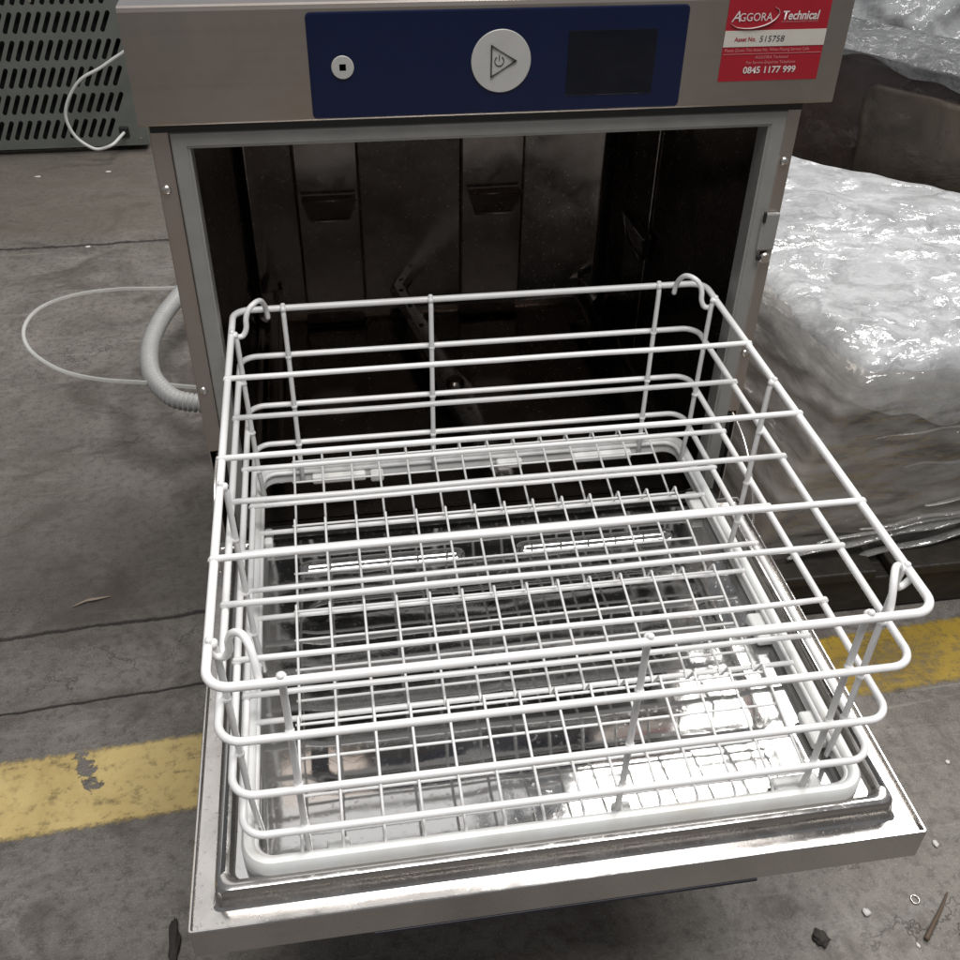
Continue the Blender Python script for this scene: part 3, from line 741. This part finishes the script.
# perforated sheet : quads between slots built by boolean-free tiling
pitch_x, pitch_z, sl, sw = .0245, .0692, .0585, .0118
shear = .5
z_rows = [-.2035 - pitch_z*i for i in range(5)]
z_rows = [z_rows[0]+pitch_z*i for i in range(3, 0, -1)] + z_rows
rowsz = sorted(z_rows)
th = .002
def hole_pts(cx, cz, grow=0, n=6):
    pts = []
    d = V((shear, 1)).normalized(); nrm = V((d.y, -d.x)); half = sl/2 - sw/2
    for e, s in ((1, 1), (-1, -1)):
        for k in range(n+1):
            a = math.pi*k/n
            q = V((cx, cz)) + d*half*e + (nrm*math.cos(a)*s + d*math.sin(a)*s)*(sw/2+grow)
            pts.append(q)
    return pts
def cell_pts(cx, cz, n=6):
    """points on the sheared cell border matched to hole_pts order"""
    hz = pitch_z/2; hx = pitch_x/2
    top = [(cx + shear*hz + hx*(1-2*k/n), cz+hz) for k in range(n+1)]
    bot = [(cx - shear*hz - hx*(1-2*k/n), cz-hz) for k in range(n+1)]
    return [V(p) for p in top+bot]
def slot_x(row, i): 
    return -.650 + i*pitch_x
xmin_c, xmax_c = -44, 9
for ri, cz in enumerate(rowsz):
    sx = (cz-(-.2035))*shear*0
    # rows line up vertically in steps: offset each row by half the drift
    off = ((cz+.2035)*shear)
    offc = off - round(off/pitch_x)*pitch_x
    last = 14 if cz > -.44 else 7
    lo = -44; cnt_last = last
    for i in range(lo, last+1):
        cx = -.650 + i*pitch_x + offc
        # keep the field of slots inside the sheet
        if cx - shear*pitch_z/2 - pitch_x < GX0+.02 or cx > GX1-.036: continue
        hp = hole_pts(cx, cz); cp = cell_pts(cx, cz)
        h0 = [bm.verts.new(P(q.x, gy, q.y)) for q in hp]; c0 = [bm.verts.new(P(q.x, gy, q.y)) for q in cp]
        h1 = [bm.verts.new(P(q.x, gy+th, q.y)) for q in hp]
        m_ = len(h0)
        for j in range(m_):
            bm.faces.new((c0[j], c0[(j+1) % m_], h0[(j+1) % m_], h0[j]))
            bm.faces.new((h0[j], h0[(j+1) % m_], h1[(j+1) % m_], h1[j]))
    # solid remainder to the right of the row
    xs = [(-.650 + i*pitch_x + offc) for i in range(lo, last+1) if not ((-.650 + i*pitch_x + offc) - shear*pitch_z/2 - pitch_x < GX0+.02 or (-.650 + i*pitch_x + offc) > GX1-.036)]
    hz = pitch_z/2; hx = pitch_x/2
    xr, xl_ = xs[-1]+hx, xs[0]-hx
    for quad in ([(xr-shear*hz, cz-hz), (GX1, cz-hz), (GX1, cz+hz), (xr+shear*hz, cz+hz)], [(GX0, cz-hz), (xl_-shear*hz, cz-hz), (xl_+shear*hz, cz+hz), (GX0, cz+hz)]):
        bm.faces.new([bm.verts.new(P(a, gy, b)) for a, b in quad])
zlo, zhi = rowsz[0]-pitch_z/2, rowsz[-1]+pitch_z/2
for quad in ([(GX0, GZ0), (GX1, GZ0), (GX1, zlo), (GX0, zlo)], [(GX0, zhi), (GX1, zhi), (GX1, GZ1), (GX0, GZ1)]):
    bm.faces.new([bm.verts.new(P(a, gy, b)) for a, b in quad])
bmesh.ops.remove_doubles(bm, verts=bm.verts[:], dist=.0004)
emit('slotted_panel', bm, M['grille'], gr)
bm = bmesh.new(); box(bm, GX0+.01, GX1-.01, gy+.03, gy+.5, GZ0, GZ1-.003); emit('inner_box', bm, M['gap'], gr)
bm = bmesh.new(); box(bm, GX1-.0015, GX1+.0005, gy-.001, gy+.5, GZ0, GZ1); box(bm, GX0, GX1-.002, gy+.001, gy+.5, GZ1-.002, GZ1); emit('side_panel', bm, M['grille'], gr)
bm = bmesh.new(); box(bm, -.449, -.423, gy-.007, gy, -.508, -.478, .004); disc(bm, P(-.436, gy-.006, -.493), .008, (0, -1, 0), .006, 20)
emit('grommet', bm, M['black'], gr)
for x, z in ((-.605, -.150), (-.395, -.512)):
    bm = bmesh.new(); disc(bm, P(x, gy, z), .004, (0, -1, 0), .002, 14); emit('screw', bm, M['screw'], gr)
for x in (-1.7, -.45):
    for y in (gy+.06, gy+.44):
        bm = bmesh.new(); disc(bm, P(x, y, -.55), .02, (0, 0, 1), .018, 20); emit('foot', bm, M['black'], gr)
bm = bmesh.new()
cp = [P(-.436, 2.012, -.493), P(-.442, 1.975, -.492), P(-.4588, 1.93, -.4975), P(-.493, 1.93, -.5077), P(-.518, 1.93, -.5012), P(-.5503, 1.93, -.4699), P(-.5626, 1.93, -.4213), P(-.5468, 1.93, -.3746), P(-.5053, 1.93, -.3246), P(-.4488, 1.93, -.296), P(-.3947, 1.93, -.265), P(-.33, 1.92, -.235), P(-.22, 1.88, -.26), P(-.10, 1.8, -.40), P(0, 1.7, -.545)]
sweep(bm, catmull(cp, 8), .0042, 10)
solo('power_cable', bm, M['cable'], 'white cable looping out of the black grommet in the slotted grey panel', 'cable', smooth=True)

# ------------------------------------------------------------------ film-wrapped goods on the right
def ridged(p, f, seed=0):
    v = 0; a = 1
    for k in range(4):
        q = noise.noise(p*f + V((seed, seed*2.3, 5.1*k))); v += a*(1-abs(q)*2.2); f *= 1.9; a *= .5
    return v
def resample(poly, n):
    poly = [V(p) for p in poly]; L_ = [(poly[(i+1) % len(poly)]-poly[i]).length for i in range(len(poly))]
    return L_, poly
def perim(poly, n):
    L_, poly = resample(poly, n); T = sum(L_); o = []
    for k in range(n):
        s = T*k/n; i = 0
        while s > L_[i]: s -= L_[i]; i += 1
        o.append(poly[i].lerp(poly[(i+1) % len(poly)], s/L_[i]))
    return o
def per_edge(poly, ns):
    o = []
    for i, n in enumerate(ns):
        a, b = V(poly[i]), V(poly[(i+1) % len(poly)])
        o += [a.lerp(b, k/n) for k in range(n)]
    return o
def smooth_loop(p, it):
    for _ in range(it): p = [(p[i-1]+p[i]*2+p[(i+1) % len(p)])*.25 for i in range(len(p))]
    return p
def wrapped(name_core, poly_bot, poly_top, ns, z0, z1, amp, mat_, parent, name, seed=0, top=True, flare=None, dens=36, zfun=None, crown=.0, sm=6, side=True, fz=2.0, tamp=None):
    Bp = smooth_loop(per_edge(poly_bot, ns), sm); Tp = smooth_loop(per_edge(poly_top, ns), sm)
    bm = bmesh.new(); n = len(Bp); rings = []
    cen = sum(Tp, V((0, 0)))/n
    if side:
        for k in range(dens+1):
            t = k/dens; ring = []
            for j in range(n):
                q = Bp[j].lerp(Tp[j], t**1.4)
                zb_ = z0 + (zfun(q.x, q.y) if zfun else 0)
                z = zb_ + (z1-zb_)*t
                nr = (q-cen).normalized()
                h = ridged(V((q.x*1.2, q.y*1.2, z*fz)), 5, seed)*amp - amp
                edge = min(1, (1-t)*8)
                q2 = q + nr*h*(.35+.65*edge)
                if t > .9: q2 = q2 + (cen-q2).normalized()*((t-.9)/.1)**2*.02
                ring.append(bm.verts.new(P(q2.x, q2.y, z - (0 if t < 1 else .0))))
            rings.append(ring)
    if top:
        m_ = 46; tamp = tamp or amp*1.0
        start = 0 if not side else 1
        for k in range(start, m_):
            t = k/m_; ring = []
            for j in range(n):
                base_q = Tp[j] if not side else V((rings[dens][j].co.x, rings[dens][j].co.y))
                q = base_q.lerp(cen, t)
                z = z1 + crown*math.sin(t*math.pi/2) + (ridged(V((q.x, q.y, .3)), 6, seed+3)-1.0)*tamp*min(1, t*7)
                ring.append(bm.verts.new(P(q.x, q.y, z)))
            rings.append(ring)
    for A, C in zip(rings, rings[1:]):
        for j in range(n): bm.faces.new((A[j], A[(j+1) % n], C[(j+1) % n], C[j]))
    if top: bm.faces.new(rings[-1])
    return emit(name, bm, mat_, parent, smooth=True)

load = empty('wrapped_pallet_load', P(1.1, .4, -.55), 'low pallet load wrapped in clear and milky plastic film right of the dishwasher', 'pallet load')
pb = [(.640, .045), (1.62, .10), (1.62, .42), (1.22, .62), (.98, .84), (.60, .88)]
pt = [(.765, .078), (1.60, .14), (1.60, .38), (1.17, .60), (.96, .80), (.625, .84)]
pt2 = [(.765, .078), (1.60, .14), (1.60, .38), (1.17, .60), (.96, .80), (.625, .84)]
ns = [150, 50, 60, 50, 50, 130]
inset = lambda pl, d: [(p[0] + (d if p[0] < 1.1 else -d), p[1] + (d if p[1] < .3 else -d)) for p in pl]
wrapped('', inset(pb, .03), inset(pt, .022), ns, -.46, -.222, .010, M['core'], load, 'packed_goods', 2, dens=24, sm=5)
pto = [(.750, .066), (1.62, .13), (1.62, .39), (1.175, .612), (.958, .812), (.615, .852)]
wrapped('', pb, pto, ns, -.492, -.182, .0065, M['film'], load, 'stretch_film', 5, top=False, dens=60, sm=5, zfun=lambda x, y: .05*(x-.9)+.006*math.sin(x*40), fz=6)
def drape():
    Tp = smooth_loop(per_edge(pt, ns), 14); n = len(Tp); cen = sum(Tp, V((0, 0)))/n
    bm = bmesh.new(); rings = []
    R_ = .034
    for k in range(-14, 46):
        ring = []
        for j in range(n):
            q = Tp[j]; nr = (q-cen).normalized()
            if k < 0:
                s = (-k)/14
                drop = .05 + .045*noise.noise(V((q.x*5, q.y*5, 4))) + .03*noise.noise(V((q.x*17, q.y*17, 7)))
                a = min(s*2, 1)*math.pi/2
                rr = R_*(math.sin(a)) ; z = -.168 - R_*(1-math.cos(a)) - max(0, s*2-1)*max(drop, .004)
                p = q - nr*R_ + nr*rr + nr*.004
            else:
                p = (q - nr*R_).lerp(cen, k/46); z = -.168 + .014*math.sin(k/46*math.pi/2)
            h2 = noise.noise(V((p.x*3.1, p.y*4.3, 2))); h3 = noise.noise(V((p.x*9+3, p.y*14, 5+z*9))); h4 = noise.noise(V((p.x*22, p.y*40+h3, 9+z*20)))
            z += h2*.014 + h3*.007 + h4*.0022; p = p + nr*(h3*.010 + h4*.003)*(1 if k < 0 else 0)
            ring.append(bm.verts.new(P(p.x, p.y, z)))
        rings.append(ring)
    for A, C in zip(rings, rings[1:]):
        for j in range(n): bm.faces.new((A[j], A[(j+1) % n], C[(j+1) % n], C[j]))
    bm.faces.new(rings[-1])
    return emit('bubble_wrap', bm, M['wrap'], load, smooth=True)
drape()
def film_fold(pts, w, k):
    bm = bmesh.new(); c = catmull([P(*p) for p in pts], 14)
    c = [p + V((0, .002*math.sin(i*.37+k), .0025*noise.noise(V((i*.09, k, 0))))) for i, p in enumerate(c)]
    sweep(bm, c, w, 8, ry=w*.35, taper=lambda t: .25+.9*math.sin(math.pi*min(max(t, .02), .98))**.5)
    emit('film_fold', bm, M['fold'], load, smooth=True)
for k, (z, x0, x1, dz, w) in enumerate(((-.455, .70, 1.3, .06, .007), (-.440, .74, 1.45, .075, .005), (-.425, .80, 1.3, .06, .004), (-.475, .66, 1.2, .045, .006), (-.395, .90, 1.5, .04, .0055), (-.335, .86, 1.25, -.03, .003), (-.285, .80, 1.2, -.012, .0025))):
    pts = []
    for i in range(7):
        t = i/6; x = x0 + (x1-x0)*t
        pts.append((x, .040 + .056*(x-.64) + .012*(1 if z > -.42 else 0) + (.02 if z > -.35 else 0) - .006, z + dz*t + .006*math.sin(t*5+k)))
    film_fold(pts, w, k)
# pallet, brought forward and near black for the shade under the film
for y in (.012, .36, .62):
    emit('pallet_runner', B(.685, 1.58, y, y+.09, -.546, -.485, .003), M['wood'], load)
for k in range(6):
    x = .68 + k*.165
    emit('pallet_board', B(x, x+.14, .006, .80 - max(0, x-.9)*.55, -.483, -.466, .003), M['wood'], load)

bb = empty('brown_block', P(1.2, .95, -.55), 'dark brown block of goods under silvery plastic film behind the wrapped pallet', 'packed goods')
d = V((.56, -.83)).normalized(); nrm = V((d.y*-1, d.x))
A0 = V((1.035, .905))
def bpt(a, b): q = A0 + d*a + nrm*b; return (q.x, q.y)
pbk = [bpt(-.32, 0), bpt(.9, 0), bpt(.9, .20), bpt(-.32, .20)]
wrapped('', pbk, pbk, [80, 20, 80, 20], -.55, -.022, .004, M['brown'], bb, 'brown_goods', 12, dens=30, sm=1)
psf = [bpt(-.325, -.006), bpt(.905, -.006), bpt(.905, .206), bpt(-.325, .206)]
wrapped('', psf, psf, [160, 40, 160, 40], -.55, -.020, .007, M['clearfilm'], bb, 'stretch_film', 44, dens=60, sm=2, top=False, fz=3)
pf = [bpt(-.33, -.008), bpt(.91, -.008), bpt(.91, .21), bpt(-.33, .21)]
wrapped('', pf, pf, [120, 30, 120, 30], -.022, -.004, .010, M['silver'], bb, 'plastic_cover', 15, dens=8, sm=3, tamp=.008, zfun=lambda x, y: .010*math.sin(x*31)+.006*math.sin(x*83))
q0 = [bpt(.115, -.010), bpt(.7, -.014), bpt(.7, .01), bpt(.115, .005)]
wrapped('', q0, [bpt(.095, -.006), bpt(.7, -.010), bpt(.7, .01), bpt(.095, .005)], [60, 6, 60, 6], -.26, -.052, .0015, M['olive'], bb, 'card_sleeve', 18, dens=20, sm=0)

rl = empty('rear_wrapped_load', P(1.7, 1.9, -.55), 'tall white film wrapped load at the top right behind the brown block', 'pallet load')
pr = [(.93, 1.32), (1.35, 1.02), (2.3, .55), (2.9, 1.6), (1.5, 2.4), (.95, 2.1)]
wrapped('', pr, pr, [60, 100, 60, 60, 60, 50], -.50, .20, .035, M['wrap'], rl, 'bubble_wrap', 22, dens=60, sm=6, crown=.03, fz=1.2)
emit('pallet', B(1.2, 2.2, 1.2, 1.9, -.55, -.50, .004), M['wood'], rl)

# ------------------------------------------------------------------ light
w = bpy.data.worlds.new('World'); scene.world = w; w.use_nodes = True
nt = w.node_tree; bg = nt.nodes['Background']; bg.inputs['Color'].default_value = (.93, .95, 1, 1); bg.inputs['Strength'].default_value = .23
def area(name, loc, size, sy, power, tgt, col=(1, 1, 1), spread=180):
    l = bpy.data.lights.new(name, 'AREA'); l.shape = 'RECTANGLE'; l.size = size; l.size_y = sy; l.energy = power; l.color = col; l.spread = math.radians(spread)
    o = bpy.data.objects.new(name, l); COL.objects.link(o); o.location = loc
    o.rotation_euler = (V(tgt)-V(loc)).to_track_quat('-Z', 'Y').to_euler()
    return o
area('rooflight', (2.2, 2.1, 4.3), 2.1, 1.5, 165, (2.0, 1.6, 0), (1, .98, .95))
area('ceiling_lamp', (-.5, 2.4, 4.4), 2.4, 1.6, 13, (-.3, 1.6, 0), (1, .98, .96))
area('ceiling_lamp', (.5, -1.3, 4.2), 2.6, 1.2, 165, (.4, -.6, 0), (1, .985, .97))

# ------------------------------------------------------------------ camera
cd = bpy.data.cameras.new('Camera'); cam = bpy.data.objects.new('Camera', cd); COL.objects.link(cam)
cam.location = P(.0979, -.9221, .4894); cam.rotation_euler = (.9078, -.0155, -.1548)
cd.sensor_width = 36; cd.lens = 36*1006.8/960; cd.clip_end = 100; cd.clip_start = .02
scene.camera = cam
scene.view_settings.view_transform = 'Standard'; scene.view_settings.look = 'None'; scene.view_settings.exposure = 0; scene.view_settings.gamma = 1
